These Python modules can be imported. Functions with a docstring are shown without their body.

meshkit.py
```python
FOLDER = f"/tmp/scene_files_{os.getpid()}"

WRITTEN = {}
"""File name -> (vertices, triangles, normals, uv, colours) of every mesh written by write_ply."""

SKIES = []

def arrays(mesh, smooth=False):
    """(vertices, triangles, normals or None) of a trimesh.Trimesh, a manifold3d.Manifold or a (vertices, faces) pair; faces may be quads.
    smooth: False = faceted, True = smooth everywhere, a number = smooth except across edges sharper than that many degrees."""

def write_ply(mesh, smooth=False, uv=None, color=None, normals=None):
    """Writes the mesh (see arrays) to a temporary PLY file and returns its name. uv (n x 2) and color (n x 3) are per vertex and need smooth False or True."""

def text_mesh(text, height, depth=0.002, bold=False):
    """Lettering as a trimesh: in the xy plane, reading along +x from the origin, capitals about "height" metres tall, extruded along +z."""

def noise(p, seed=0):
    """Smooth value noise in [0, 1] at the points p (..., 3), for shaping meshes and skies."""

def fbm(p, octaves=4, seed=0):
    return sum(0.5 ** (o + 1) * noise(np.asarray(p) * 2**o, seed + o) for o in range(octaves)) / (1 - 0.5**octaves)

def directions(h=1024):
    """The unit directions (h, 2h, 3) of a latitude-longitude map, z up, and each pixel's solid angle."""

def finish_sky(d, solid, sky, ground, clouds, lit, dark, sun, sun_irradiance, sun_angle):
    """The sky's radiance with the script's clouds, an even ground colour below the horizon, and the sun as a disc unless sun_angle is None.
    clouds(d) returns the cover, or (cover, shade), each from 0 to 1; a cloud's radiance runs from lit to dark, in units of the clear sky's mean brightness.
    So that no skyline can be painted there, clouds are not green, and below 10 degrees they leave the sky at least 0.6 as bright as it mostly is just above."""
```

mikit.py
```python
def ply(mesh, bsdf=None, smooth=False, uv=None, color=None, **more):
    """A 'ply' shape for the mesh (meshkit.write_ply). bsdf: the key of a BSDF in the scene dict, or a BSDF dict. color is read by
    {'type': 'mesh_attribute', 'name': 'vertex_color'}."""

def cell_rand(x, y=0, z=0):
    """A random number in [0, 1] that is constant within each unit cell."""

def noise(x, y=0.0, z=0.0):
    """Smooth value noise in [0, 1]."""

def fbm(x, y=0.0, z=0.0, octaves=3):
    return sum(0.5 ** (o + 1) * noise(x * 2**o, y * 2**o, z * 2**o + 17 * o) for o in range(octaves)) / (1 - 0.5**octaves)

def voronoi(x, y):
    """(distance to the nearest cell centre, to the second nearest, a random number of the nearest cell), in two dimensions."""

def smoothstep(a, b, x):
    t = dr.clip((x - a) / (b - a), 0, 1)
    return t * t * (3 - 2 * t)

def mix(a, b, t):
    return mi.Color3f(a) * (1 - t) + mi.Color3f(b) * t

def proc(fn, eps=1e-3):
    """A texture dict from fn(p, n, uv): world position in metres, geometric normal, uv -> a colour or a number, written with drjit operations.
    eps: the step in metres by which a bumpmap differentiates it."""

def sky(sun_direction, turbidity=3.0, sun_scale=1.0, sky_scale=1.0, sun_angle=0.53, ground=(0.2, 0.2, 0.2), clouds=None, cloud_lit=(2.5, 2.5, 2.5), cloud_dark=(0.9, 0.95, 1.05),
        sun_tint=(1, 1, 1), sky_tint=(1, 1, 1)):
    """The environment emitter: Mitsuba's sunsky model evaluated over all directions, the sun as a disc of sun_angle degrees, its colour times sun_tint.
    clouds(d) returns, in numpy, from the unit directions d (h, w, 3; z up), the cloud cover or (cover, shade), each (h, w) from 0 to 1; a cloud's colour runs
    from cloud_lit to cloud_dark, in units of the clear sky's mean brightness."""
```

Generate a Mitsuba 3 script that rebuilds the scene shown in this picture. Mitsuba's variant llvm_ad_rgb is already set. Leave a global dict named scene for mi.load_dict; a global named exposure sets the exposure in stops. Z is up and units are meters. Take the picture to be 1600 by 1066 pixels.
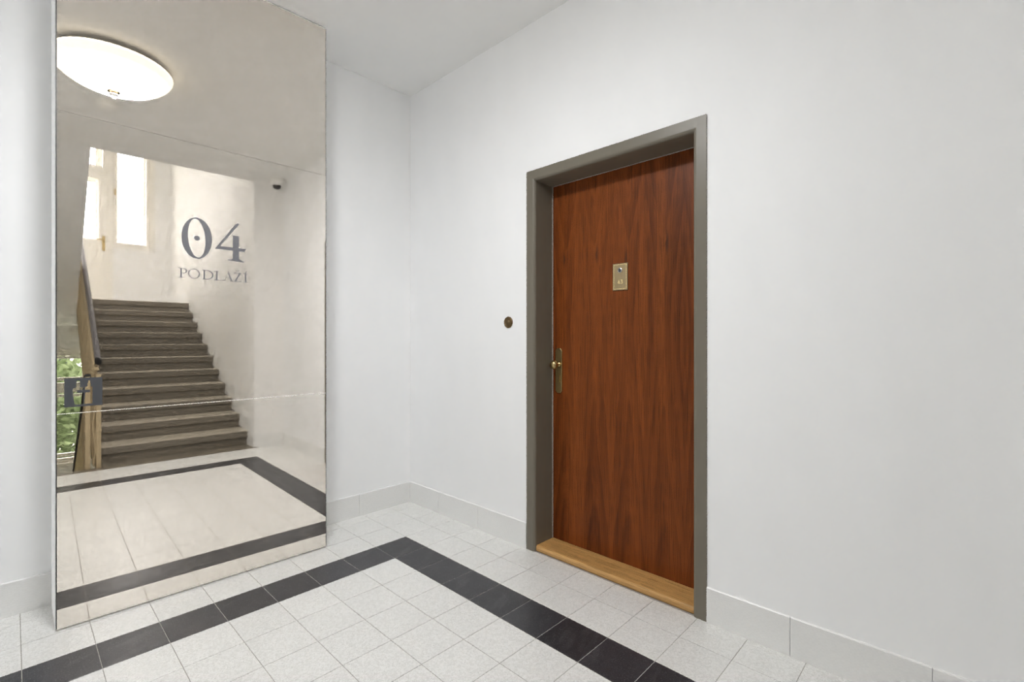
import math, random
import numpy as np
import drjit as dr
import mitsuba as mi
import trimesh
import shapely
from shapely.geometry import Polygon, LineString, Point, box as sbox
from shapely import affinity
from shapely.ops import unary_union
import mikit
from mikit import noise, fbm, voronoi, cell_rand, smoothstep, mix
import meshkit

T = mi.ScalarTransform4f
scene, labels = {}, {}

# ------------------------------------------------------------------ camera, sky, exposure
EYE, HEADING = (2.9464, -2.0016, 1.1724), math.radians(133.8388)
scene['camera'] = dict(
    type='perspective', fov=93.6866, fov_axis='x', near_clip=0.02, far_clip=500.0,
    principal_point_offset_y=(533 - 530.82) / 1066,
    to_world=T().look_at(origin=list(EYE), target=[EYE[0] + math.cos(HEADING), EYE[1] + math.sin(HEADING), EYE[2]], up=[0, 0, 1]))
SKY = 26.0            # overcast daylight outside the stair windows
LAMP = 40.0           # glowing glass bowl on the landing ceiling
scene['sky'] = mikit.sky((0.55, -0.35, 0.75), turbidity=4, sun_scale=0.0, sky_scale=1.0, ground=(0.16, 0.17, 0.13),
                         clouds=lambda d: (np.ones(d.shape[:2]), 0.25 * meshkit.fbm(d * 3.0, 4, 5)),
                         cloud_lit=(SKY, SKY, SKY * 1.03), cloud_dark=(SKY * .8, SKY * .82, SKY * .86))
scene['sky']['sampling_weight'] = 1.0
exposure = 1.56

# ------------------------------------------------------------------ materials
def lin(r, g, b):
    f = lambda c: c / 12.92 if c <= .04045 else ((c + .055) / 1.055) ** 2.4
    return [f(r / 255), f(g / 255), f(b / 255)]

def rgb(c): return {'type': 'rgb', 'value': list(map(float, c))}

def mat(name, color, rough=.5, metal=0.0, spec=.5, bump=None, bump_scale=1.0, **more):
    b = {'type': 'principled', 'base_color': color if isinstance(color, dict) else rgb(color),
         'roughness': rough if isinstance(rough, dict) else float(rough), 'metallic': float(metal), 'specular': float(spec), **more}
    if bump is not None:
        b = {'type': 'bumpmap', 'arbitrary': bump, 'scale': float(bump_scale), 'bsdf': b}
    scene[name] = {'type': 'twosided', 'bsdf': b}
    return name

def plaster(name, c, amount=.03):
    def fn(p, n, uv):
        v = fbm(p.x * 9 + p.z * .7, p.y * 9, p.z * 2.2, 3) - .5
        w = noise(p.x * 1.3, p.y * 1.3, p.z * .8) - .5
        return mi.Color3f(*c) * (1 + amount * v + amount * w)
    return mat(name, mikit.proc(fn), .62, spec=.28)

plaster('m_wall', (.82, .825, .83))
plaster('m_ceiling', (.80, .80, .79), .02)
plaster('m_stair_wall', (.79, .782, .768), .02)
plaster('m_exterior', (.72, .70, .66), .06)

def terrazzo_white(p, n, uv):
    tile = cell_rand(dr.floor((p.x - .11) / .2), dr.floor((p.y + .178) / .2), 7)
    grain = noise(p.x * 330, p.y * 330, p.z * 330) * .6 + noise(p.x * 150, p.y * 150, 3) * .4
    d, _, r = voronoi(p.x * 55, p.y * 55)
    dark = (1 - smoothstep(.03, .11, d)) * smoothstep(.55, .6, r)
    stain = fbm(p.x * 2.1, p.y * 2.1, 4, 3)
    c = mix((.60, .597, .575), (.695, .692, .675), smoothstep(.25, .75, grain))
    return c * (.975 + .04 * tile) * (1 - .35 * dark) * (.97 + .06 * stain)

def terrazzo_black(p, n, uv):
    tile = cell_rand(dr.floor((p.x - .11) / .2), dr.floor((p.y + .178) / .2), 9)
    g = noise(p.x * 420, p.y * 420, p.z * 300)
    d, _, r = voronoi(p.x * 120, p.y * 120)
    light = (1 - smoothstep(.08, .22, d)) * smoothstep(.6, .7, r)
    scuff = smoothstep(.62, .8, fbm(p.x * 30 + p.y * 9, p.y * 6, 2, 3))
    c = mix((.017, .017, .020), (.035, .035, .040), g)
    return c * (.85 + .35 * tile) + mi.Color3f(.06) * light + mi.Color3f(.010) * scuff

def sheen(p, n, uv):
    return .24 + .16 * fbm(p.x * 26, p.y * 5, 1, 3)

mat('m_tile', mikit.proc(terrazzo_white), mikit.proc(sheen), spec=.55)
mat('m_black_tile', mikit.proc(terrazzo_black), mikit.proc(sheen), spec=.42)
mat('m_grout', (.34, .325, .30), .8, spec=.2)
mat('m_skirting', mikit.proc(lambda p, n, uv: mi.Color3f(.73, .73, .72) * (.97 + .05 * noise(p.x * 200, p.y * 200, p.z * 200))), .35, spec=.5)

def granite(p, n, uv, top_light=1.0):
    a = noise(p.x * 160, p.y * 160, p.z * 160)
    b = noise(p.x * 60, p.y * 60, p.z * 60)
    d, _, r = voronoi(p.x * 70 + p.z * 40, p.y * 70 + p.z * 40)
    spot = (1 - smoothstep(.05, .25, d)) * smoothstep(.6, .7, r)
    c = mix((.115, .098, .076), (.22, .195, .155), smoothstep(.3, .7, a * .6 + b * .4))
    lit_top = top_light * smoothstep(.45, .75, n.z)                                            # upward faces painted paler, standing in for window light on the treads
    return mix(c * (1 - .4 * spot), c * 1.2 + mi.Color3f(.19, .178, .152), lit_top)
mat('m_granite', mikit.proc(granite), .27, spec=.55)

mat('m_stone', mikit.proc(lambda p, n, uv: granite(p, n, uv, 0.0)), .34, spec=.4)

def walnut(p, n, uv):
    leaf = (p.x - 1.392) / .197
    k = dr.floor(leaf)
    q = leaf - k - .5
    side = dr.select(dr.floor(k / 2) * 2 == k, 1.0, -1.0)                      # every second leaf is turned over (book match)
    s = q * side
    wob = fbm(s * 1.6 + 9, p.z * .9, 2, 3) - .5
    u = s * .197 + wob * .035 + (noise(s * 4 + 3, p.z * 3, 8) - .5) * .006
    h = .050 * (p.z - 1.13) + (noise(s * .7 + 2, p.z * 1.9, 5) - .5) * .020
    f = (dr.sqrt(u * u + .0006) - dr.sqrt(h * h * 2.6 + .00004)) * 24 + (fbm(s * 5, p.z * 1.3, 7, 2) - .5) * .9
    ring = f - dr.floor(f)
    line = smoothstep(0.15, .88, ring) * (1 - smoothstep(.90, 1.0, ring))
    g = f * 4.3 + (noise(p.x * 30, p.z * 2, 3) - .5) * .8
    ring2 = g - dr.floor(g)
    line2 = smoothstep(0.2, .8, ring2) * (1 - smoothstep(.82, 1.0, ring2))
    fine = fbm(p.x * 260, p.z * 5.0, 1, 3)
    pore = smoothstep(.60, .78, noise(p.x * 420, p.z * 11, 5))
    band = noise(p.x * 22, p.z * .7, 4)
    kz = (p.z - 1.62 - .09 * (cell_rand(k, 3) - .5)) / .055
    ks = (s - .04) / .085
    knot = dr.exp(-(ks * ks + kz * kz) * 1.3) * smoothstep(.25, .60, fbm(s * 14, p.z * 12, 3, 3))
    t = .14 + .25 * line * (.5 + band) + .10 * line2 + .44 * (band - .3)
    c = mix((.215, .054, .0095), (.066, .0145, .0030), dr.clip(t, 0, 1))
    c = c * (.78 + .42 * fine) * (1 - .28 * pore)
    return mix(c * (.94 + .12 * cell_rand(dr.floor(p.x / .0985), 11)), (.035, .013, .007), .75 * knot)
mat('m_walnut', mikit.proc(walnut), .40, spec=.16)

def oak(p, n, uv):
    g = fbm(p.x * 5, p.y * 190, p.z * 190, 3)
    b = noise(p.x * 1.6, p.y * 42, p.z * 42)
    d = smoothstep(.56, .72, noise(p.x * 14, p.y * 420, p.z * 420))
    return mix((.37, .19, .058), (.62, .36, .135), .55 * g + .45 * b) * (1 - .28 * d)
mat('m_oak', mikit.proc(oak), .4, spec=.45)
mat('m_taupe', mikit.proc(lambda p, n, uv: mi.Color3f(.158, .142, .112) * (.97 + .06 * noise(p.x * 60, p.y * 60, p.z * 8))), .36, spec=.3)
mat('m_seal', (.38, .355, .33), .5)  # pale tone of the strip that imitates the lit leaf edge
mat('m_brass', mikit.proc(lambda p, n, uv: mix((.40, .295, .125), (.56, .44, .23), fbm(p.x * 50, p.y * 50, p.z * 50, 3))), .33, metal=1.0)
mat('m_bronze', (.17, .118, .060), .35, metal=1.0)
mat('m_gold', (.95, .76, .36), .45, metal=.25)
mat('m_plate', mikit.proc(lambda p, n, uv: mi.Color3f(.40, .31, .18) * (.9 + .2 * noise(p.x * 700, p.z * 12))), .42, metal=1.0)
mat('m_lens', (.03, .035, .04), .08, spec=.8)
mat('m_chrome', (.60, .60, .60), .2, metal=1.0)
mat('m_white_plastic', (.78, .77, .74), .4)
mat('m_black_plastic', (.010, .010, .010), .5, spec=.2)
mat('m_dome', (.012, .011, .010), .08, spec=.8)
mat('m_cream', (.77, .735, .67), .35)
mat('m_rail', mikit.proc(lambda p, n, uv: mi.Color3f(.125, .118, .125) * (.9 + .2 * noise(p.x * 30, p.y * 90, p.z * 30))), .38)
mat('m_baluster', (.42, .335, .205), .42)
mat('m_edge_dark', (.03, .03, .028), .4)
mat('m_edge_pale', (.80, .79, .76), .35)
mat('m_decal', (.135, .137, .148), .5)
mat('m_sticker', (.060, .064, .072), .45)
mat('m_bark', (.12, .09, .06), .8)
mat('m_roof', (.30, .27, .25), .7)
mat('m_ground', (.16, .17, .12), .9)
scene['m_mirror'] = {'type': 'twosided', 'bsdf': {'type': 'conductor', 'material': 'none', 'specular_reflectance': rgb((.93, .88, .815))}}
scene['m_glass'] = {'type': 'thindielectric'}
scene['m_leaf'] = {'type': 'principledthin', 'base_color': mikit.proc(lambda p, n, uv: mix((.085, .125, .05), (.25, .30, .16), noise(p.x * 7, p.y * 7, p.z * 7))),
                   'roughness': .5, 'diff_trans': .8}

# ------------------------------------------------------------------ mesh helpers
def numbered(key, pool=None):
    pool = scene if pool is None else pool
    if key not in pool and key not in names: names.add(key); return key
    i = 1
    while f'{key}_{i:03d}' in names: i += 1
    names.add(f'{key}_{i:03d}')
    return f'{key}_{i:03d}'
names = set()

def obj(key, mesh, m, smooth=False, parent=None, to_world=None, label=None, kind=None):
    key = numbered(f'{parent}__{key}' if parent else key)
    d = mikit.ply(mesh, m, smooth) if not isinstance(mesh, dict) else dict(mesh)
    if to_world is not None: d['to_world'] = to_world
    scene[key] = d
    if label or kind:
        labels[key] = {**({'label': label} if label else {}), **({'kind': kind} if kind else {})}
    return key

def thing(key, label, category, group=None, kind=None):
    key = key if key in scene else numbered(key)
    labels[key] = {'label': label, 'category': category, **({'group': group} if group else {}), **({'kind': kind} if kind else {})}
    return key

def cat(ms): return trimesh.util.concatenate(ms)

def hull(pts): return trimesh.Trimesh(np.asarray(pts, float)).convex_hull if False else trimesh.convex.convex_hull(np.asarray(pts, float))

def bx(x0, x1, y0, y1, z0, z1, b=0.0):
    """A box with chamfered edges."""
    if b <= 0:
        return trimesh.creation.box(bounds=[[x0, y0, z0], [x1, y1, z1]])
    pts = []
    for sx in (0, 1):
        for sy in (0, 1):
            for sz in (0, 1):
                X, Y, Z = (x0, x1)[sx], (y0, y1)[sy], (z0, z1)[sz]
                dx, dy, dz = b * (1 - 2 * sx), b * (1 - 2 * sy), b * (1 - 2 * sz)
                pts += [(X, Y + dy, Z + dz), (X + dx, Y, Z + dz), (X + dx, Y + dy, Z)]
    return hull(pts)

def prism(poly, h0, h1, plane):
    """A shapely polygon drawn in plane 'xy', 'xz' or 'yz', extruded along the third axis from h0 to h1."""
    ms = []
    for g in (getattr(poly, 'geoms', None) or [poly]):
        m = trimesh.creation.extrude_polygon(g, h1 - h0, engine='earcut')
        v = np.array(m.vertices)
        a, b, c = v[:, 0], v[:, 1], v[:, 2] + h0
        if plane == 'xy': w, flip = np.stack([a, b, c], 1), False
        elif plane == 'xz': w, flip = np.stack([a, c, b], 1), True
        else: w, flip = np.stack([c, a, b], 1), False
        ms.append(trimesh.Trimesh(w, m.faces[:, ::-1] if flip else m.faces, process=False))
    return cat(ms)

def lathe(profile, center, axis='z', n=48):
    """profile: (radius, height) pairs; revolved about the axis through center."""
    m = trimesh.creation.revolve(np.asarray(profile, float), sections=n)
    v = np.array(m.vertices)
    if axis == '-y': v = v[:, [0, 2, 1]] * [1, -1, 1]
    elif axis == 'x': v = v[:, [2, 0, 1]]
    elif axis == '-x': v = v[:, [2, 1, 0]] * [-1, 1, 1]
    m = trimesh.Trimesh(v + np.asarray(center, float), m.faces, process=True)
    m.fix_normals()
    return m

def tube(pts, r, n=10, squash=None):
    pts = np.asarray(pts, float)
    t = np.gradient(pts, axis=0); t /= np.linalg.norm(t, axis=1, keepdims=True)
    ref = np.array([0, 1.0, 0]) if np.abs(t[:, 1]).max() < .9 else np.array([1.0, 0, 0])
    a = np.cross(t, ref); a /= np.linalg.norm(a, axis=1, keepdims=True)
    b = np.cross(t, a)
    ra, rb = (r, r) if squash is None else squash
    ang = np.arange(n) * 2 * np.pi / n
    v = (pts[:, None] + ra * np.cos(ang)[None, :, None] * a[:, None] + rb * np.sin(ang)[None, :, None] * b[:, None]).reshape(-1, 3)
    f = []
    for i in range(len(pts) - 1):
        for j in range(n):
            k = (j + 1) % n
            f += [(i * n + j, i * n + k, (i + 1) * n + k), (i * n + j, (i + 1) * n + k, (i + 1) * n + j)]
    e = (len(pts) - 1) * n
    for j in range(1, n - 1): f += [(0, j + 1, j), (e, e + j, e + j + 1)]
    m = trimesh.Trimesh(v, f, process=False); m.fix_normals()
    return m

# ------------------------------------------------------------------ dimensions (metres; corner of the two white walls at the origin)
H = 2.9343
BB = .1455
MN = np.array([.99985953, -.01673671, .00090045]); MD = .32700284     # the mirror's plane
def mirror_x(y, z): return (MD - MN[1] * np.asarray(y) - MN[2] * np.asarray(z)) / MN[0]
MY0, MY1 = -1.880, -.774
PIER0, PIER1 = (3.25, 0.0), (3.365, -.27)
YW = -.27                        # wall beside the stairs
XW = 8.07                        # outer wall of the stairwell
YN = -3.15                       # the landing's other end
EDGE = 3.45                      # where landing floor and ceiling end at the stairwell

# ------------------------------------------------------------------ floor
def structure(key, mesh, m, label, category, smooth=False):
    k = obj(key, mesh, m, smooth)
    labels[k] = {'label': label, 'category': category, 'kind': 'structure'}
    return k

room = Polygon([(0, 0), (1.15, 0), (1.15, .3), (2.14, .3), (2.14, 0), (PIER0[0], 0), (3.335, -.2), (3.335, YN), (0, YN), (0, MY0), (.27, MY0), (.29, MY1), (0, MY1)])
structure('floor', prism(room, -.20, -.0012, 'xy'), 'm_grout', 'landing floor of pale terrazzo tiles with a black border', 'floor')
JO = .0013
def tile_mesh(poly):
    inner = poly.buffer(-.0009, join_style=2)
    if inner.is_empty or poly.geom_type != 'Polygon' or len(poly.exterior.coords) != len(inner.exterior.coords):
        return prism(poly, -.010, 0.0, 'xy')
    return hull([(x, y, -.010) for x, y in poly.exterior.coords] + [(x, y, -.0007) for x, y in poly.exterior.coords] + [(x, y, 0.0) for x, y in inner.exterior.coords]) \
        if poly.convex_hull.area - poly.area < 1e-7 else prism(poly, -.010, 0.0, 'xy')
full = mikit.ply(tile_mesh(sbox(JO - .1, JO - .1, .1 - JO, .1 - JO)))
gx = [.11 + .2 * k for k in range(-1, 17)]
gy = [-.178 - .2 * k for k in range(-1, 16)]
white_full = {**full, 'bsdf': {'type': 'ref', 'id': 'm_tile'}}
black_full = {**full, 'bsdf': {'type': 'ref', 'id': 'm_black_tile'}}
def black_cell(x, y):
    inx, iny = .51 < x < 2.91, -2.778 < y < -.378
    return inx and iny and (x < .71 or x > 2.71 or y > -.578 or y < -2.578)
for x0 in gx:
    for y1 in gy:
        cell = sbox(x0 + JO, y1 - .2 + JO, x0 + .2 - JO, y1 - JO)
        p = cell.intersection(sbox(0, YN, 4, 0)).intersection(room) if y1 - .2 < 0 else Polygon()
        if p.is_empty or p.area < 2e-4: continue
        blk = black_cell(x0 + .1, y1 - .1)
        if p.area > cell.area - 1e-6:
            obj('black_tile' if blk else 'tile', black_full if blk else white_full, None, parent='floor', to_world=T().translate([x0 + .1, y1 - .1, 0]))
        else:
            for g in getattr(p, 'geoms', [p]):
                if g.geom_type == 'Polygon' and g.area > 1e-4:
                    obj('tile', tile_mesh(shapely.normalize(g).simplify(1e-5)), 'm_tile', parent='floor')
strip = Polygon([(3.338, -.27), (3.60, -.27), (3.60, -1.575), (EDGE, -1.575), (EDGE, YN), (3.338, YN)])
structure('floor_edge', prism(strip, -.20, .001, 'xy'), 'm_stone', 'dark stone strip at the foot of the stairs', 'floor edge')

# ------------------------------------------------------------------ walls and ceiling of the landing
structure('wall_left', bx(-.2, 0, YN - .2, .5, -.2, H + .1), 'm_wall', 'white wall behind the mirror', 'wall')
hole = sbox(1.15, -1, 2.14, 2.10)
structure('wall_right', prism(Polygon([(0, -.2), (3.7, -.2), (3.7, H + .1), (0, H + .1)]).difference(hole), 0, .34, 'xz'), 'm_wall', 'white wall around the wooden door', 'wall')
structure('wall_pier', prism(Polygon([PIER0, PIER1, (3.7, YW), (3.7, .0)]), -.2, 5.2, 'xy'), 'm_stair_wall', 'narrow cream wall beside the stairs under the camera', 'wall')
structure('wall_back', bx(-.2, 3.5, YN - .2, YN, -.2, H + .1), 'm_wall', 'white wall at the unseen end of the landing', 'wall')
structure('ceiling', prism(Polygon([(-.2, .4), (3.25, .4), (3.25, 0), (3.335, -.2), (EDGE + .012, YW), (EDGE + .012, YN - .2), (-.2, YN - .2)]), H, H + .42, 'xy'), 'm_ceiling', 'white landing ceiling', 'ceiling')
chase = Polygon([(0, MY0 - .001), (float(mirror_x(MY0, 1)) - .012, MY0 - .001), (float(mirror_x(MY1, 1)) - .012, MY1 + .001), (0, MY1 + .001)])
structure('wall_chase', prism(chase, -.1, H, 'xy'), 'm_wall', 'white boxed pier that carries the mirror', 'wall')

def skirting_run(key, a, b, joints, inward, label, category='skirting board'):
    """Tiles 9 mm thick standing along the wall from a to b, split at joints (distances from a)."""
    a, b, inward = np.array(a, float), np.array(b, float), np.array(inward, float)
    L = np.linalg.norm(b - a); d = (b - a) / L; t, c = .009, .003
    cuts = [0] + [j for j in joints if 0 < j < L] + [L]
    for s0, s1 in zip(cuts[:-1], cuts[1:]):
        s0, s1 = s0 + .0008, s1 - .0008
        pts = []
        for s in (s0, s1):
            for o, z in ((0, 0), (t, 0), (t, BB - c), (t - c, BB), (0, BB)):
                q = a + d * s + inward * o
                pts.append((q[0], q[1], z))
        obj('tile', hull(pts), 'm_skirting', parent=key)
    thing(key, label, category, kind='structure')
skirting_run('baseboard_right', (0, 0), (1.142, 0), [.342, .74], (0, -1), 'white tile skirting between the corner and the wooden door')
skirting_run('baseboard_near', (2.149, 0), (3.25, 0), [2.458 - 2.149, 2.855 - 2.149], (0, -1), 'white tile skirting right of the wooden door')
skirting_run('baseboard_left', (0, -.009), (0, MY1), [.395], (1, 0), 'white tile skirting between the mirror and the corner')
skirting_run('baseboard_far', (0, MY0), (0, YN), [.5, .9], (1, 0), 'white tile skirting left of the mirror')
pd = np.array(PIER1) - np.array(PIER0); pd /= np.linalg.norm(pd)
skirting_run('baseboard_pier', (PIER0[0], -.009), PIER1, [], (pd[1], -pd[0]), 'cream tile skirting on the narrow wall beside the stairs')

# ------------------------------------------------------------------ mirror with its printed floor number
def on_mirror(poly, lift, depth):
    """A polygon in (y, z) laid on the mirror's plane."""
    m = prism(poly, 0.0, depth, 'yz')
    v = np.array(m.vertices)
    v[:, 0] += mirror_x(v[:, 1], v[:, 2]) + lift
    return trimesh.Trimesh(v, m.faces, process=False)
SEAM1, SEAM2, MTOP, MBOT = .8735, 2.0965, 2.924, .0085
for z0, z1 in ((MBOT, SEAM1 - .003), (SEAM1, SEAM2 - .0008), (SEAM2 + .0008, MTOP)):
    obj('panel', on_mirror(sbox(MY0 + .003, z0, MY1 - .0025, z1), -.006, .006), 'm_mirror', parent='mirror')
obj('edge_strip', on_mirror(sbox(MY0, MBOT, MY0 + .003, MTOP), -.010, .010), 'm_edge_dark', parent='mirror', label='dark vertical edge')
obj('edge_strip', on_mirror(sbox(MY1 - .0025, MBOT, MY1, MTOP), -.010, .010), 'm_edge_dark', parent='mirror', label='dark vertical edge')
obj('edge_strip', on_mirror(sbox(MY0 + .003, SEAM1 - .003, MY1 - .0025, SEAM1), -.010, .0102), 'm_edge_pale', parent='mirror', label='pale polished joint')
obj('edge_strip', on_mirror(sbox(MY0 + .003, SEAM2 - .0008, MY1 - .0025, SEAM2 + .0008), -.010, .009), 'm_edge_dark', parent='mirror', label='dark thin joint')
obj('edge_strip', on_mirror(sbox(MY0 + .003, MTOP, MY1 - .0025, MTOP + .003), -.010, .0102), 'm_edge_pale', parent='mirror', label='pale top edge')
thing('mirror', 'floor-to-ceiling mirror of three panels printed with a floor number', 'mirror')

def seg(a, b, w): return LineString([a, b]).buffer(w / 2, cap_style=2)
def ell(cx, cy, rx, ry, rot=0): return affinity.rotate(affinity.scale(Point(cx, cy).buffer(1, 24), rx, ry), rot, origin=(cx, cy))
def serif(x0, x1, y, h=.0028): return sbox(x0, y, x1, y + h)
def glyphs():
    g = []
    zero = ell(-1.3962, 1.6517, .0615, .0972).difference(ell(-1.3975, 1.6517, .0350, .0905, 4))
    zero = unary_union([zero, ell(-1.3965, 1.6520, .0118, .0118)])
    g.append(('digit', zero))
    stem = sbox(-1.2430, 1.572, -1.2195, 1.686).buffer(.002)
    foot = Polygon([(-1.2690, 1.5625), (-1.2560, 1.5625), (-1.231, 1.5605), (-1.2050, 1.5595), (-1.1935, 1.5595), (-1.1935, 1.5625), (-1.2080, 1.5680), (-1.2185, 1.5760), (-1.2195, 1.60), (-1.2430, 1.60), (-1.2440, 1.5750), (-1.2520, 1.5690), (-1.2690, 1.5660)])
    diag = Polygon([(-1.3230, 1.6110), (-1.2335, 1.7450), (-1.2260, 1.7510), (-1.2175, 1.7515), (-1.2180, 1.7450), (-1.2990, 1.6300), (-1.2985, 1.6240)])
    bar = Polygon([(-1.3230, 1.6125), (-1.3000, 1.6275), (-1.1850, 1.6285), (-1.1925, 1.6120)])
    g.append(('digit', unary_union([stem, foot, diag, bar])))
    B, C = 1.4600, .0450                                             # base line and height of the capitals
    t, w = .0062, .0030
    P = unary_union([sbox(-1.4625, B, -1.4563, B + C), serif(-1.4700, -1.4490, B), serif(-1.4700, -1.4560, B + C - .0028),
                     ell(-1.4535, B + C - .0125, .0185, .0125).difference(ell(-1.4552, B + C - .0125, .0142, .0100)).intersection(sbox(-1.4560, B, -1.42, B + C))])
    O = ell(-1.4084, B + C / 2, .0242, .0232).difference(ell(-1.4084, B + C / 2, .0190, .0208, 8))
    D = unary_union([sbox(-1.3700, B, -1.3638, B + C), serif(-1.3762, -1.3560, B), serif(-1.3762, -1.3560, B + C - .0028),
                     ell(-1.3560, B + C / 2, .0272, .0226).difference(ell(-1.3578, B + C / 2, .0232, .0199)).intersection(sbox(-1.3640, B, -1.32, B + C))])
    Lt = unary_union([sbox(-1.3180, B, -1.3118, B + C), serif(-1.3247, -1.3050, B + C - .0028), serif(-1.3247, -1.2890, B),
                      Polygon([(-1.2965, B), (-1.2860, B + .0105), (-1.2885, B)])])
    A = unary_union([Polygon([(-1.2835, B), (-1.2660, B + C + .002), (-1.2640, B + C + .002), (-1.2805, B)]),
                     Polygon([(-1.2530, B), (-1.2672, B + C - .004), (-1.2640, B + C + .002), (-1.2465, B)]),
                     sbox(-1.2760, B + .0150, -1.2540, B + .0176), serif(-1.2880, -1.2770, B), serif(-1.2570, -1.2425, B)])
    Z = unary_union([sbox(-1.2390, B + C - .0038, -1.2085, B + C), Polygon([(-1.2390, B), (-1.2320, B), (-1.2085, B + C), (-1.2150, B + C)]), sbox(-1.2390, B, -1.2085, B + .0034),
                     Polygon([(-1.2400, B + C), (-1.2388, B + C - .0105), (-1.2365, B + C - .003)]), Polygon([(-1.2110, B), (-1.2062, B + .0105), (-1.2085, B)]),
                     Polygon([(-1.2330, B + C + .0125), (-1.2300, B + C + .0125), (-1.2247, B + C + .0085), (-1.2195, B + C + .0125), (-1.2165, B + C + .0125), (-1.2235, B + C + .0040), (-1.2260, B + C + .0040)])])
    I = unary_union([sbox(-1.1907, B, -1.1845, B + C), serif(-1.1985, -1.1765, B), serif(-1.1985, -1.1765, B + C - .0028),
                     Polygon([(-1.1895, B + C + .0035), (-1.1872, B + C + .0035), (-1.1800, B + C + .0115), (-1.1845, B + C + .0130)])])
    return g + [('letter', s) for s in (P, O, D, Lt, A, Z, I)]
for kind_, poly in glyphs():
    obj(kind_, on_mirror(poly.buffer(0), 0.0, .0005), 'm_decal', parent='mirror__floor_number')
labels['mirror__floor_number'] = {'label': 'grey printed 04 PODLAŽÍ'}
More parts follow.
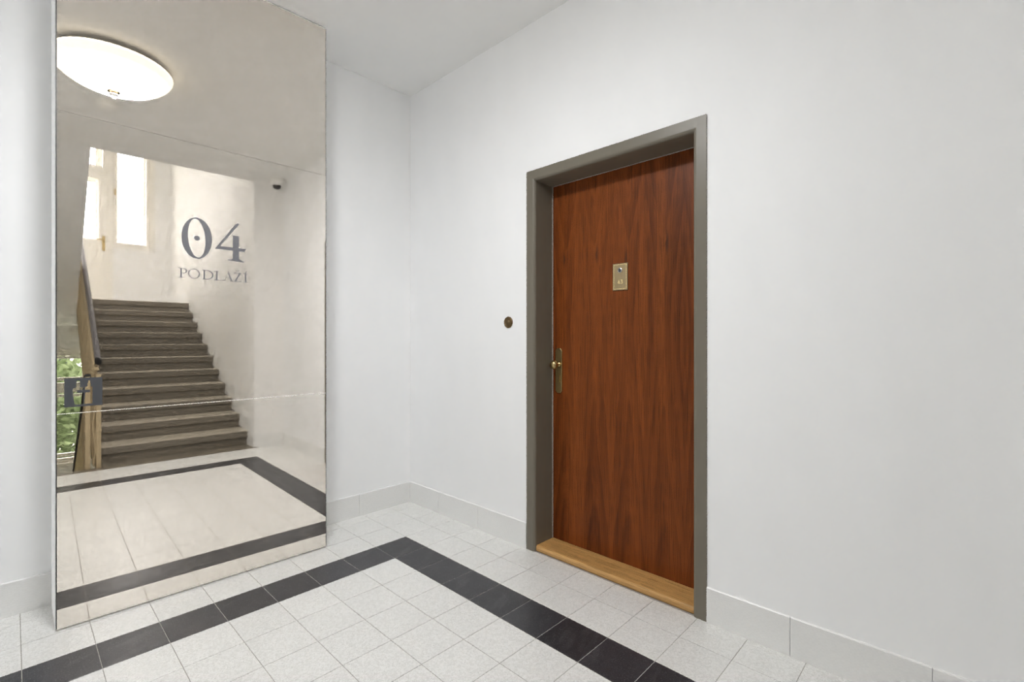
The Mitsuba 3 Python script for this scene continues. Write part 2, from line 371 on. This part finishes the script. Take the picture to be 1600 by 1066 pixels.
# square sign of two bottles in a bin, left clear inside the dark square
def bottle(cx, s=1):
    body = sbox(cx - .0145, .9066, cx + .0145, .9750).buffer(.0015)
    return unary_union([body, sbox(cx - .0052, .97, cx + .0052, .988), ell(cx, .9885, .0085, .0040), sbox(cx - .0045, .988, cx + .0045, 1.0038)])
left = unary_union([Polygon([(-1.8230, .9070), (-1.7990, .9070), (-1.7975, .9450), (-1.7975, .9755), (-1.8240, .9755), (-1.8290, .9690), (-1.8285, .9450)]).buffer(.001),
                    sbox(-1.8190, .974, -1.8090, .987), ell(-1.8137, .9880, .0078, .0036), sbox(-1.8183, .988, -1.8082, 1.0040)])
right = unary_union([Polygon([(-1.7950, .9075), (-1.7705, .9075), (-1.7700, .9735), (-1.7710, .9765), (-1.7910, .9765), (-1.7910, .945)]).buffer(.001),
                     sbox(-1.7850, .974, -1.7745, .989), ell(-1.7797, .9890, .0068, .0034), sbox(-1.7825, .988, -1.7767, 1.0038)])
slot = sbox(-1.8170, .9535, -1.7770, .9645)
rim = sbox(-1.8310, .9430, -1.7990, .9462)
clear = unary_union([left, right.difference(sbox(-1.7955, .9440, -1.7695, .9450)), rim]).difference(slot)
obj('pictogram', on_mirror(sbox(-1.8555, .8972, -1.7377, 1.0149).difference(clear), 0.0, .0005), 'm_sticker', parent='mirror', label='dark square sticker with two clear bottles')

# ------------------------------------------------------------------ wooden door in its grey frame
FL, FR, FT, LY = 1.1425, 2.1485, 2.1095, .155
def frame_profile(a0, s):
    """Section of the frame: flat face, rounded bead, jamb. a0 the outer edge, s the direction towards the opening."""
    pts = [(0, .0), (0, -.006), (.040, -.006)]
    pts += [(.042 + .017 * math.sin(t), .011 - .017 * math.cos(t)) for t in np.linspace(0, math.pi / 2, 15)]
    pts += [(.059, .215), (.012, .215), (.012, .0)]
    return [(a0 + s * a, b) for a, b in pts]
def mitred(profile_fn, z_or_x):
    pass
def sweep_frame():
    """The profile carried up the left side, over the top and down the right side with mitred corners."""
    prof = np.array(frame_profile(0, 1))
    n = len(prof)
    rows = []
    for kind_ in ('l0', 'l1', 'r1', 'r0'):
        for a, b in prof:
            x = FL + a if kind_[0] == 'l' else FR - a
            z = 0.0 if kind_[1] == '0' else FT - a
            rows.append((x, b, z))
    v = np.array(rows); f = []
    for i in range(3):
        for j in range(n):
            k = (j + 1) % n
            f += [(i * n + j, i * n + k, (i + 1) * n + k), (i * n + j, (i + 1) * n + k, (i + 1) * n + j)]
    m = trimesh.Trimesh(v, f, process=False); m.fix_normals()
    return m
D1 = 'door_1'
obj('frame', sweep_frame(), 'm_taupe', False, parent=D1, label='grey-brown painted metal frame')
IL, IR, IT = FL + .059, FR - .059, FT - .059
obj('seal', cat([bx(IL, IL + .0022, LY - .006, LY + .002, .033, IT), bx(IL, IR, LY - .006, LY + .002, IT - .0018, IT)]), 'm_seal', parent=D1, label='pale strip standing in for the lit edge of the leaf')  # added strip: light on the leaf edge, put in as pale colour
obj('leaf', bx(IL + .003, IR - .001, LY, LY + .05, .034, IT - .002, .001), 'm_walnut', parent=D1, label='red-brown walnut veneer leaf')
prof = [(.013, 0), (.0085, .006), (.0075, .018), (.0085, .024), (.012, .029), (.018, .033), (.17, .033), (.17, 0)]
sill = prism(Polygon(prof), IL + .0005, IR - .0005, 'yz')
obj('sill', sill, 'm_oak', 40, parent=D1, label='light oak threshold')
def stadium(x0, x1, z0, z1, ch=.012):
    return Polygon([(x0 + ch, z0), (x1 - ch, z0), (x1, z0 + ch * 1.2), (x1, z1 - ch * 1.2), (x1 - ch, z1), (x0 + ch, z1), (x0, z1 - ch * 1.2), (x0, z0 + ch * 1.2)])
def plate(poly, y, t, b):
    """A plate on the door leaf facing the landing with a chamfered edge."""
    inner = poly.buffer(-b, join_style=2)
    return hull([(x, y, z) for x, z in poly.exterior.coords] + [(x, y - t + b, z) for x, z in poly.exterior.coords] + [(x, y - t, z) for x, z in inner.exterior.coords])
obj('backplate', plate(stadium(1.2255, 1.2715, .869, 1.1240), LY, .008, .0025), 'm_brass', parent=D1 + '__handle', label='brass backplate')
obj('knob', lathe([(0, -.002), (.0135, -.002), (.0135, .003), (.009, .006), (.0085, .022), (.012, .026), (.0195, .030), (.0242, .038), (.0246, .046), (.0205, .054), (.0115, .0595), (0, .0605)], (1.2485, LY - .0075, 1.0310), '-y', 40), 'm_brass', 40, parent=D1 + '__handle', label='round brass knob')
cyl = unary_union([Point(1.2480, .9600).buffer(.0090, 20), sbox(1.2435, .9320, 1.2525, .9580)])
obj('lock_cylinder', cat([prism(unary_union([Point(1.2480, .9590).buffer(.0130, 20), sbox(1.2385, .9290, 1.2575, .9590)]).difference(cyl), LY - .0115, LY - .0075, 'xz'), prism(cyl.difference(sbox(1.2472, .9530, 1.2488, .9650)), LY - .0105, LY - .0075, 'xz')]), 'm_brass', parent=D1 + '__handle')
pl = sbox(1.6020, 1.4240, 1.6895, 1.5630)
NP = D1 + '__number_plate'
obj('plate', plate(pl, LY, .006, .002), 'm_plate', parent=NP, label='brass plate')
obj('rim', cat([prism(pl.buffer(-.007).difference(pl.buffer(-.0085)), LY - .0066, LY - .0058, 'xz')]), 'm_gold', parent=NP)
num = meshkit.text_mesh('43', .0205, .0008)
v = np.array(num.vertices)
wdt = v[:, 0].max() - v[:, 0].min()
v = np.stack([1.6475 + (v[:, 0] - v[:, 0].min() - wdt / 2) * .92, LY - .0060 - v[:, 2], 1.4575 + v[:, 1]], 1)
obj('number', trimesh.Trimesh(v, num.faces[:, ::-1], process=False), 'm_gold', parent=NP, label='gold number 43')
obj('viewer', lathe([(.0125, 0), (.0125, .003), (.0100, .004), (.0085, .0025)], (1.6460, LY - .0058, 1.5270), '-y', 32), 'm_chrome', 30, parent=NP, label='steel viewer ring')
obj('lens', lathe([(0, .0035), (.005, .0030), (.0088, .0012), (.0088, 0)], (1.6460, LY - .0058, 1.5270), '-y', 32), 'm_lens', 40, parent=NP, label='dark glass lens')
thing(D1, 'flat walnut flat door in a grey-brown frame with brass number 43', 'door', kind='structure')

k = 'doorbell'
obj('rim', lathe([(0, 0), (.0335, 0), (.0335, .0045), (.030, .0085), (.0235, .0095), (.021, .0075), (0, .0075)], (.997, 0, 1.2725), '-y', 40), 'm_bronze', 30, parent=k)
obj('button', lathe([(0, .0125), (.006, .0125), (.0125, .0105), (.016, .0075), (0, .0075)], (.997, 0, 1.2725), '-y', 32), 'm_bronze', 40, parent=k)
thing(k, 'round bronze bell push on the white wall left of the wooden door', 'doorbell')

# ------------------------------------------------------------------ lamp, smoke detector, camera on the ceiling
LX, LYY, RZ = 1.555, -1.600, 2.868
prof = [(.297, .030), (.306, .020), (.306, .008), (.300, -.006), (.284, -.028), (.255, -.055), (.215, -.080), (.165, -.102), (.110, -.118), (.055, -.128), (.018, -.131)]
def ribbed(profile, n, ribs, depth):
    """A lathed band whose radius ripples, as pressed glass does."""
    rows, ang = np.asarray(profile, float), np.arange(n) * 2 * np.pi / n
    r = rows[:, 0][:, None] * (1 + depth * np.cos(ribs * ang)[None])
    v = np.stack([LX + r * np.cos(ang), LYY + r * np.sin(ang), np.broadcast_to(RZ + rows[:, 1][:, None], r.shape)], -1).reshape(-1, 3)
    f = []
    for i in range(len(rows) - 1):
        for j in range(n):
            k = (j + 1) % n
            f += [(i * n + j, (i + 1) * n + k, i * n + k), (i * n + j, (i + 1) * n + j, (i + 1) * n + k)]
    m = trimesh.Trimesh(v, f, process=False)
    c = m.triangles.mean(1) - (LX, LYY, RZ + .12)
    if (m.face_normals * c).sum() < 0: m.invert()
    return m
L = 'ceiling_lamp'
# pressed glass, brightest over the bulbs in the middle, cream towards the rim
fine = np.interp(np.linspace(0, 1, 31), np.linspace(0, 1, len(prof)), [q[0] for q in prof]), np.interp(np.linspace(0, 1, 31), np.linspace(0, 1, len(prof)), [q[1] for q in prof])
fine = np.stack(fine, 1)
bands = [(0, 5, .75, (1, .88, .64)), (5, 12, .36, (1, .90, .70)), (12, 16, .46, (1, .92, .74)), (16, 18, .8, (1, .94, .80)), (18, 20, LAMP * .25, (1, .99, .97)), (20, 30, LAMP, (.975, .985, 1.0))]
for i0, i1, power, tint in bands:
    sk = obj('ring', ribbed(fine[i0:i1 + 1], 288, 48, .004), 'm_white_plastic', True, parent=L + '__shade')
    scene[sk]['emitter'] = {'type': 'area', 'radiance': rgb([power * q for q in tint]), 'sampling_weight': 1.2 if power == LAMP else .2 if power > 1 else .04}
labels[L + '__shade'] = {'label': 'glowing ribbed glass bowl'}
obj('rod', lathe([(0, .0), (.008, 0), (.008, -.20), (0, -.20)], (LX, LYY, H), 'z', 16), 'm_brass', 30, parent=L)
obj('ceiling_plate', lathe([(0, 0), (.06, 0), (.055, -.02), (.02, -.028), (0, -.028)], (LX, LYY, H), 'z', 32), 'm_brass', 30, parent=L)
obj('washer', lathe([(0, -.124), (.033, -.124), (.033, -.134), (.016, -.139), (0, -.139)], (LX, LYY, RZ), 'z', 32), 'm_bronze', 30, parent=L, label='metal washer under the bowl')
obj('finial', lathe([(0, -.134), (.010, -.137), (.010, -.142), (.022, -.146), (.024, -.152), (.014, -.157), (.008, -.162), (.010, -.170), (.0075, -.178), (0, -.182)], (LX, LYY, RZ), 'z', 28), 'm_white_plastic', 40, parent=L, label='pale glass finial')
thing(L, 'large glowing ribbed glass bowl lamp on the landing ceiling, seen in the mirror', 'ceiling lamp')

k = 'smoke_detector'
obj('base', lathe([(0, 0), (.061, 0), (.061, -.012), (0, -.012)], (2.258, -1.588, H), 'z', 40), 'm_white_plastic', 30, parent=k)
obj('housing', lathe([(.0585, -.010), (.0585, -.042), (.055, -.049), (.030, -.050), (.026, -.046), (.012, -.046), (.010, -.052), (0, -.052)], (2.258, -1.588, H), 'z', 40), 'm_white_plastic', 30, parent=k)
thing(k, 'round white smoke detector on the ceiling beside the glowing lamp', 'smoke detector')
k = 'security_camera'
cc = (3.122, -.115, H)
obj('mount', lathe([(0, 0), (.064, 0), (.066, -.004), (.066, -.034), (0, -.034)], cc, 'z', 40), 'm_white_plastic', 30, parent=k)
obj('housing', lathe([(0, -.037), (.066, -.037), (.0665, -.062), (.060, -.082), (.047, -.094), (.041, -.096), (0, -.096)], cc, 'z', 40), 'm_white_plastic', 35, parent=k)
obj('dome', lathe([(.041, -.094), (.040, -.108), (.033, -.122), (.020, -.131), (0, -.135)], cc, 'z', 40), 'm_dome', 60, parent=k, label='dark camera dome')
thing(k, 'white dome camera with a black lens under the ceiling beside the stairs', 'security camera')

# ------------------------------------------------------------------ stairs
NX, GO, RI = 3.577, .3055, .16
SL = -1.545
ST = 'staircase'
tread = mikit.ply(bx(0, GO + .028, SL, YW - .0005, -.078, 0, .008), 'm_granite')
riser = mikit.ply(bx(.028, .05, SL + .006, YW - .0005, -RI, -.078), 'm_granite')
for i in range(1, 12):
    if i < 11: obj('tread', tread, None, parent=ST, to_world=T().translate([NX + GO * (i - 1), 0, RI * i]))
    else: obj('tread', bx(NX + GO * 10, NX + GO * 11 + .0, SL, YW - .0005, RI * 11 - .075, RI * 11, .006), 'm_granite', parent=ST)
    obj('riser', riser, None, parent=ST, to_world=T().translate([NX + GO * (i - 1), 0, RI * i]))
xe, ze = NX + GO * 10 + .05, RI * 11 - .35
waist = Polygon([(NX + .04, 0)] + sum([[(NX + .045 + GO * (i - 1), RI * i - .078), (NX + .045 + GO * i, RI * i - .078)] for i in range(1, 11)], []) + [(xe, RI * 11 - .078), (xe, ze), (xe - .25, ze), (NX + .35, -.12), (NX + .04, -.12)])
obj('waist', prism(waist.buffer(0), SL + .012, YW - .0005, 'xz'), 'm_stair_wall', parent=ST, label='cream plastered underside')
thing(ST, 'flight of dark stone steps going up behind, seen in the mirror', 'staircase')
sk0 = 'baseboard_stairs'
structure('wall_stairs', prism(Polygon([(3.366, -2.2), (XW + .3, -2.2), (XW + .3, 5.2), (3.366, 5.2)]), YW, YW + .25, 'xz'), 'm_stair_wall', 'cream wall beside the stairs', 'wall')
for i in range(1, 12):
    x1 = NX + GO * (i - 1) + .012
    x0 = max(x1 - .435, PIER1[0] + .004)
    zt = RI * i - .006
    obj('tile', bx(x0 + .0008, min(x0 + GO, x1 + .30) if i > 1 else x1 + .1, YW - .010, YW + .001, max(-.05, zt - .30), zt, .003), 'm_skirting', parent=sk0)
xl = NX + GO * 11 - .43
obj('tile', bx(xl - .0, XW - .01, YW - .010, YW + .001, RI * 11 - .13, RI * 11 + BB, .003), 'm_skirting', parent=sk0)

thing(sk0, 'stepped cream tile skirting rising along the stair wall', 'skirting board', kind='structure')
LAND, UNDER = RI * 11, 1.41
structure('floor_half_landing', bx(NX + GO * 10 + .32, XW, -2.95, YW, UNDER, LAND), 'm_stair_wall', 'cream slab of the half landing between the flights', 'half landing')
def under(x0, z0, slope, z1, thick, y0, y1):
    """A sloping flight seen from below: soffit from (x0, z0) down or up at slope until z1."""
    x1 = x0 + (z1 - z0) / slope
    top = [(x1 + .0, z1 + thick), (x0, z0 + thick)]
    return prism(Polygon([(x0, z0), (x1, z1)] + top), y0, y1, 'xz'), x1
up_mesh, xs = under(EDGE + .012, H, -.5246, UNDER, .35, -2.95, -1.612)
structure('stairs_upper', cat([up_mesh, bx(xs, NX + GO * 10 + .32, -2.95, -1.612, UNDER, LAND)]), 'm_ceiling', 'smooth sloping underside of the flight to the next floor', 'stair soffit')
sm, xs2 = under(EDGE + .012, H + .42, .5246, UNDER + 3.52, .35, -1.60, YW)
structure('ceiling_stairs', cat([sm, bx(xs2, XW + .3, -2.95, YW, UNDER + 3.52, UNDER + 3.87), bx(EDGE + .012, XW, -2.95, -1.60, 5.0, 5.1)]), 'm_ceiling', 'cream ceiling high above the stairs', 'ceiling')
dn, xd = under(EDGE, -.12, -.5246, -1.76 - .12, .12, -2.95, -1.62)
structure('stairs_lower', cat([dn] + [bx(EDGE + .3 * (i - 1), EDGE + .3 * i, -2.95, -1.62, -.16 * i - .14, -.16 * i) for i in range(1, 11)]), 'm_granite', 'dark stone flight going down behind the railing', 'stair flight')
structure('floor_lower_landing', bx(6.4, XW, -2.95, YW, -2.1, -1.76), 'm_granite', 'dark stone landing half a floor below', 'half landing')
structure('wall_well', bx(3.34, XW + .3, -3.2, -2.95, -2.2, 5.2), 'm_stair_wall', 'cream wall on the far side of the stairwell', 'wall')
structure('wall_under', bx(3.30, 3.338, -3.2, YW + .2, -2.2, -.2), 'm_stair_wall', 'cream wall below the landing edge', 'wall')

# ------------------------------------------------------------------ outer wall with the balcony door and the windows
D_L, D_R, W_R, HEADZ = -2.01, -1.125, -.526, 4.56
openings = unary_union([sbox(D_L, LAND, D_R, HEADZ), sbox(D_R - .01, 2.735, W_R, HEADZ), sbox(-2.62, 2.735, D_L + .01, HEADZ), sbox(-2.62, -.757, -1.36, 1.04)])
structure('wall_window', prism(sbox(-3.2, -2.2, YW + .25, 5.2).difference(openings), XW, XW + .3, 'yz'), 'm_stair_wall', 'cream outer wall of the stairwell with door and windows', 'wall')
def bars(L, x0, x1, b=.004):
    return cat([bx(x0, x1, y0, y1, z0, z1, b) for y0, y1, z0, z1 in L])
def sheet(x, y0, y1, z0, z1):
    return trimesh.Trimesh([(x, y0, z0), (x, y1, z0), (x, y1, z1), (x, y0, z1)], [(0, 2, 1), (0, 3, 2)], process=False)
def ring(y0, y1, z0, z1, w): return [(y0, y0 + w, z0, z1), (y1 - w, y1, z0, z1), (y0 + w, y1 - w, z0, z0 + w), (y0 + w, y1 - w, z1 - w, z1)]
def window_unit(key, y0, y1, z0, z1, gy0, gy1, gz0, gz1, label, handle=True):
    obj('window_frame', bars([(y0, gy0 - .045, z0, z1), (gy1 + .045, y1, z0, z1), (gy0 - .045, gy1 + .045, z0, gz0 - .05), (gy0 - .045, gy1 + .045, gz1 + .05, z1)], XW - .012, XW + .07), 'm_cream', parent=key)
    obj('sash', bars([(gy0 - .045, gy0, gz0 - .05, gz1 + .05), (gy1, gy1 + .045, gz0 - .05, gz1 + .05), (gy0, gy1, gz0 - .05, gz0), (gy0, gy1, gz1, gz1 + .05)], XW - .002, XW + .05), 'm_cream', parent=key)
    obj('pane', sheet(XW + .028, gy0, gy1, gz0, gz1), 'm_glass', parent=key)
    obj('outer_sash', bars(ring(gy0 - .03, gy1 + .03, gz0 - .02, gz1 + .02, .05), XW + .16, XW + .20), 'm_cream', parent=key)
    if handle:
        obj('handle', cat([bx(XW - .012, XW - .002, gy0 - .032, gy0 - .014, 3.62, 3.72, .002), bx(XW - .035, XW - .010, gy0 - .030, gy0 - .016, 3.66, 3.68, .002)]), 'm_brass', parent=key)
    thing(key, label, 'window', kind='structure')
window_unit('window_1', D_R + .03, W_R, 2.735, HEADZ, -1.04, -.638, 2.82, 4.42, 'tall cream window beside the balcony door at the head of the stairs')
window_unit('window_2', -2.62, D_L, 2.735, HEADZ, -2.51, -2.09, 2.82, 4.42, 'tall cream window hidden on the other side of the balcony door')
D2 = 'door_2'
obj('frame', bars([(D_L, D_L + .045, LAND, HEADZ), (D_R - .03, D_R + .03, LAND, HEADZ), (D_L + .045, D_R - .03, 3.945, 4.0), (D_L + .045, D_R - .03, 4.47, HEADZ)], XW - .012, XW + .09), 'm_cream', parent=D2)
GL, GR = -1.85, -1.272
obj('transom', bars([(D_L + .045, GL, 4.0, 4.47), (GR + .055, D_R - .03, 4.0, 4.47), (GL, GR + .055, 4.0, 4.055), (GL, GR + .055, 4.42, 4.47)], XW - .004, XW + .05), 'm_cream', parent=D2)
obj('pane', sheet(XW + .028, GL, GR + .055, 4.055, 4.42), 'm_glass', parent=D2)
obj('leaf', cat([bars([(D_L + .045, GL, LAND + .01, 3.945), (GR, D_R - .03, LAND + .01, 3.945), (GL, GR, LAND + .01, 1.985), (GL, GR, 2.72, 2.83), (GL, GR, 3.845, 3.945)], XW - .004, XW + .05), bx(XW + .012, XW + .03, GL, GR, 1.985, 2.72), bars(ring(GL + .03, GR - .02, 2.02, 2.69, .012), XW + .008, XW + .014, .002)]), 'm_cream', parent=D2)
obj('pane', sheet(XW + .028, GL, GR, 2.83, 3.845), 'm_glass', parent=D2)
obj('outer_leaf', bars([(GL - .03, GL + .03, 1.9, 4.45), (GR - .03, GR + .06, 1.9, 4.45), (GL + .03, GR - .03, 1.8, 2.87), (GL + .03, GR - .03, 3.82, 3.9)], XW + .17, XW + .21), 'm_cream', parent=D2)
obj('handle', cat([plate(sbox(-.001, -.001, .001, .001), 0, .001, .0002) if False else bx(XW - .012, XW - .004, -1.228, -1.190, 2.665, 2.905, .003), bx(XW - .055, XW - .012, -1.217, -1.201, 2.828, 2.844, .003), bx(XW - .056, XW - .044, -1.30, -1.201, 2.826, 2.846, .004)]), 'm_brass', parent=D2, label='brass lever handle')
thing(D2, 'cream glazed balcony door at the head of the stairs', 'door', kind='structure')
key = 'window_3'
G0, G1 = -2.50, -1.475
obj('window_frame', bars([(-2.62, G0 - .05, -.757, 1.04), (G1 + .05, -1.36, -.757, 1.04), (G0 - .05, G1 + .05, .93, 1.04), (G0 - .05, G1 + .05, -.757, -.70), (G0 - .05, G1 + .05, .34, .50)], XW - .012, XW + .07), 'm_cream', parent=key)
for z0, z1 in ((-.62, .275), (.585, .885)):
    obj('sash', bars([(G0 - .05, G0, z0 - .05, z1 + .04), (G1, G1 + .05, z0 - .05, z1 + .04), (G0, G1, z0 - .05, z0), (G0, G1, z1, z1 + .04)], XW - .022, XW + .05), 'm_cream', parent=key)
    obj('pane', sheet(XW + .028, G0, G1, z0, z1), 'm_glass', parent=key)
obj('window_sill', bx(XW - .12, XW + .0, -2.66, -1.32, -.785, -.757, .005), 'm_cream', parent=key)
thing(key, 'cream window with green leaves outside, low behind the stair railing', 'window', kind='structure')
k = 'wall_light'
obj('rim', lathe([(0, 0), (.062, 0), (.062, .016), (.052, .020), (0, .020)], (XW, -1.560, 1.308), '-x', 36), 'm_cream', 30, parent=k)
obj('cover', lathe([(.052, .018), (.048, .034), (.030, .045), (0, .050)], (XW, -1.560, 1.308), '-x', 36), 'm_cream', 60, parent=k)
thing(k, 'small round cream fitting on the wall above the lower window', 'wall light')

# ------------------------------------------------------------------ railings
slope = RI / GO
def nosing(x): return RI + slope * (x - NX)
RY = -1.557
def rail_tube(pts, w, h): return tube(pts, 1, 16, (h / 2, w / 2))
R1 = 'stair_railing'
xs_ = np.linspace(3.50, 6.72, 24)
obj('handrail', rail_tube([(x, RY, nosing(x) + .87) for x in xs_], .046, .05), 'm_rail', 40, parent=R1, label='dark grey handrail')
obj('end_cap', tube([(x, RY, nosing(x) + .87) for x in np.linspace(3.462, 3.502, 4)], 1, 16, (.027, .0255)), 'm_black_plastic', 40, parent=R1, label='black end cap')
obj('newel', cat([bx(3.43, 3.455, RY - .018, RY + .018, .001, .86, .003), bx(3.427, 3.458, RY - .022, RY + .022, .33, .36, .004)]), 'm_baluster', parent=R1)
top_bar = [(x, RY - .012, nosing(x) + .80) for x in np.linspace(3.46, 6.70, 8)]
obj('top_bar', tube(top_bar, 1, 8, (.006, .018)), 'm_baluster', 30, parent=R1)
obj('bottom_bar', tube([(x, RY - .03, nosing(x) - .10) for x in np.linspace(3.56, 6.70, 8)], 1, 8, (.016, .006)), 'm_baluster', 30, parent=R1)
for i in range(27):
    x = 3.545 + .118 * i
    z0, z1 = max(.002, nosing(x) - .24), nosing(x) + .865
    obj('baluster', bx(x - .005, x + .005, RY - .036, RY - .004, z0, z1), 'm_baluster', parent=R1)
for i in range(9):
    x = 4.0 + .3055 * i
    a = np.linspace(-.4, math.pi + .5, 9)
    pts = [(x, RY - .020 - .014 * max(0, math.sin(t)), nosing(x) - .19 + .075 * math.cos(t)) for t in a]
    obj('bracket', tube(pts, 1, 6, (.006, .012)), 'm_baluster', 30, parent=R1)
for s in (-1, 1):
    zz = np.linspace(.03, .80, 22)
    obj('scroll', tube([(3.442, RY - .024 + s * .008 + .008 * math.sin(z * 15 + s), z) for z in zz], 1, 6, (.005, .006)), 'm_baluster', 30, parent=R1)
thing(R1, 'railing of brass-coloured flat bars with a dark handrail beside the rising steps', 'railing')
R2 = 'stair_railing_001'
RZ2 = -1.632
def below(x): return -slope * (x - 3.45)
xs_ = np.linspace(3.50, 6.4, 20)
obj('handrail', rail_tube([(x, RZ2, below(x) + .855) for x in xs_], .044, .045), 'm_black_plastic', 40, parent=R2, label='black handrail going down')
obj('end_cap', tube([(x, RZ2, below(x) + .855) for x in np.linspace(3.465, 3.502, 4)], 1, 16, (.026, .025)), 'm_black_plastic', 40, parent=R2, label='black end cap')
obj('newel', cat([bx(3.43, 3.455, RZ2 - .018, RZ2 + .018, .001, .84, .003)]), 'm_baluster', parent=R2)
for i in range(25):
    x = 3.545 + .118 * i
    obj('baluster', bx(x - .005, x + .005, RZ2 - .006, RZ2 + .022, below(x) - .14, below(x) + .85), 'm_baluster', parent=R2)
thing(R2, 'railing with a black handrail going down into the stairwell', 'railing')

# ------------------------------------------------------------------ outside
structure('ground', bx(XW + .4, 120, -90, 90, -13.2, -13), 'm_ground', 'ground far below outside', 'ground')
rng = np.random.default_rng(4)
def leaf_cloud(c, r, n, size):
    vs, fs = [], []
    leaf = np.array([(0, 0, 0), (.35, .30, .06), (.75, .34, .02), (1, 0, -.10), (.75, -.34, .02), (.35, -.30, .06), (.5, 0, 0)])
    tri = np.array([(0, 1, 6), (1, 2, 6), (2, 3, 6), (3, 4, 6), (4, 5, 6), (5, 0, 6)])
    p = rng.normal(size=(n, 3)); p /= np.linalg.norm(p, axis=1, keepdims=True)
    rad = rng.uniform(.35, 1, n) ** .5
    lump = .72 + .5 * meshkit.fbm(p * 2.2 + 5, 3, 2)
    p = np.asarray(c) + p * np.asarray(r) * (rad * lump)[:, None]
    for q in p:
        u = rng.normal(size=3) + (0, 0, -.4); u /= np.linalg.norm(u)
        w = np.cross(u, rng.normal(size=3) + (0, 0, 1.5)); w /= np.linalg.norm(w)
        s = size * rng.uniform(.7, 1.3)
        fs.append(tri + 7 * len(vs)); vs.append(q + s * (leaf[:, :1] * u + leaf[:, 1:2] * w + leaf[:, 2:] * np.cross(u, w)))
    return trimesh.Trimesh(np.vstack(vs), np.vstack(fs), process=False)
def tree(c, r, n, label):
    k = 'tree' if 'tree__crown' not in scene else 'tree_001'
    obj('crown', leaf_cloud(c, r, n, .13), 'm_leaf', parent=k, kind='stuff')
    zz = np.linspace(-13, c[2] + r[2] * .3, 8)
    obj('trunk', tube([(c[0] + .15 * math.sin(z), c[1] + .1 * math.cos(z * .7), z) for z in zz], .16, 10), 'm_bark', 40, parent=k)
    thing(k, label, 'tree')
tree((11.6, -2.0, -2.1), (2.2, 3.0, 3.4), 22000, 'leafy green tree outside the lower stair window')
tree((18.5, -3.0, -3.5), (3.0, 5.5, 4.6), 22000, 'second green tree farther behind the lower stair window')
B = 'building'
obj('wall', bx(34, 44, -16, 14, -13, 6.3), 'm_exterior', parent=B)
obj('roof', prism(Polygon([(33.4, 6.3), (33.4, 6.55), (38.5, 8.0), (44.6, 6.5), (44.6, 6.3)]), -16.5, 14.5, 'xz'), 'm_roof', parent=B)
for i in range(9):
    for j in range(4):
        w = obj('window', bx(33.95, 34.02, -14.4 + 3.1 * i, -13.2 + 3.1 * i, -8.2 + 3.4 * j, -6.4 + 3.4 * j, .01), 'm_cream', parent=B)
        obj('pane', bx(33.93, 33.955, -14.3 + 3.1 * i, -13.3 + 3.1 * i, -8.1 + 3.4 * j, -6.5 + 3.4 * j), 'm_lens', parent=w)
thing(B, 'pale apartment block across the street, faint through the upper stair window', 'building')
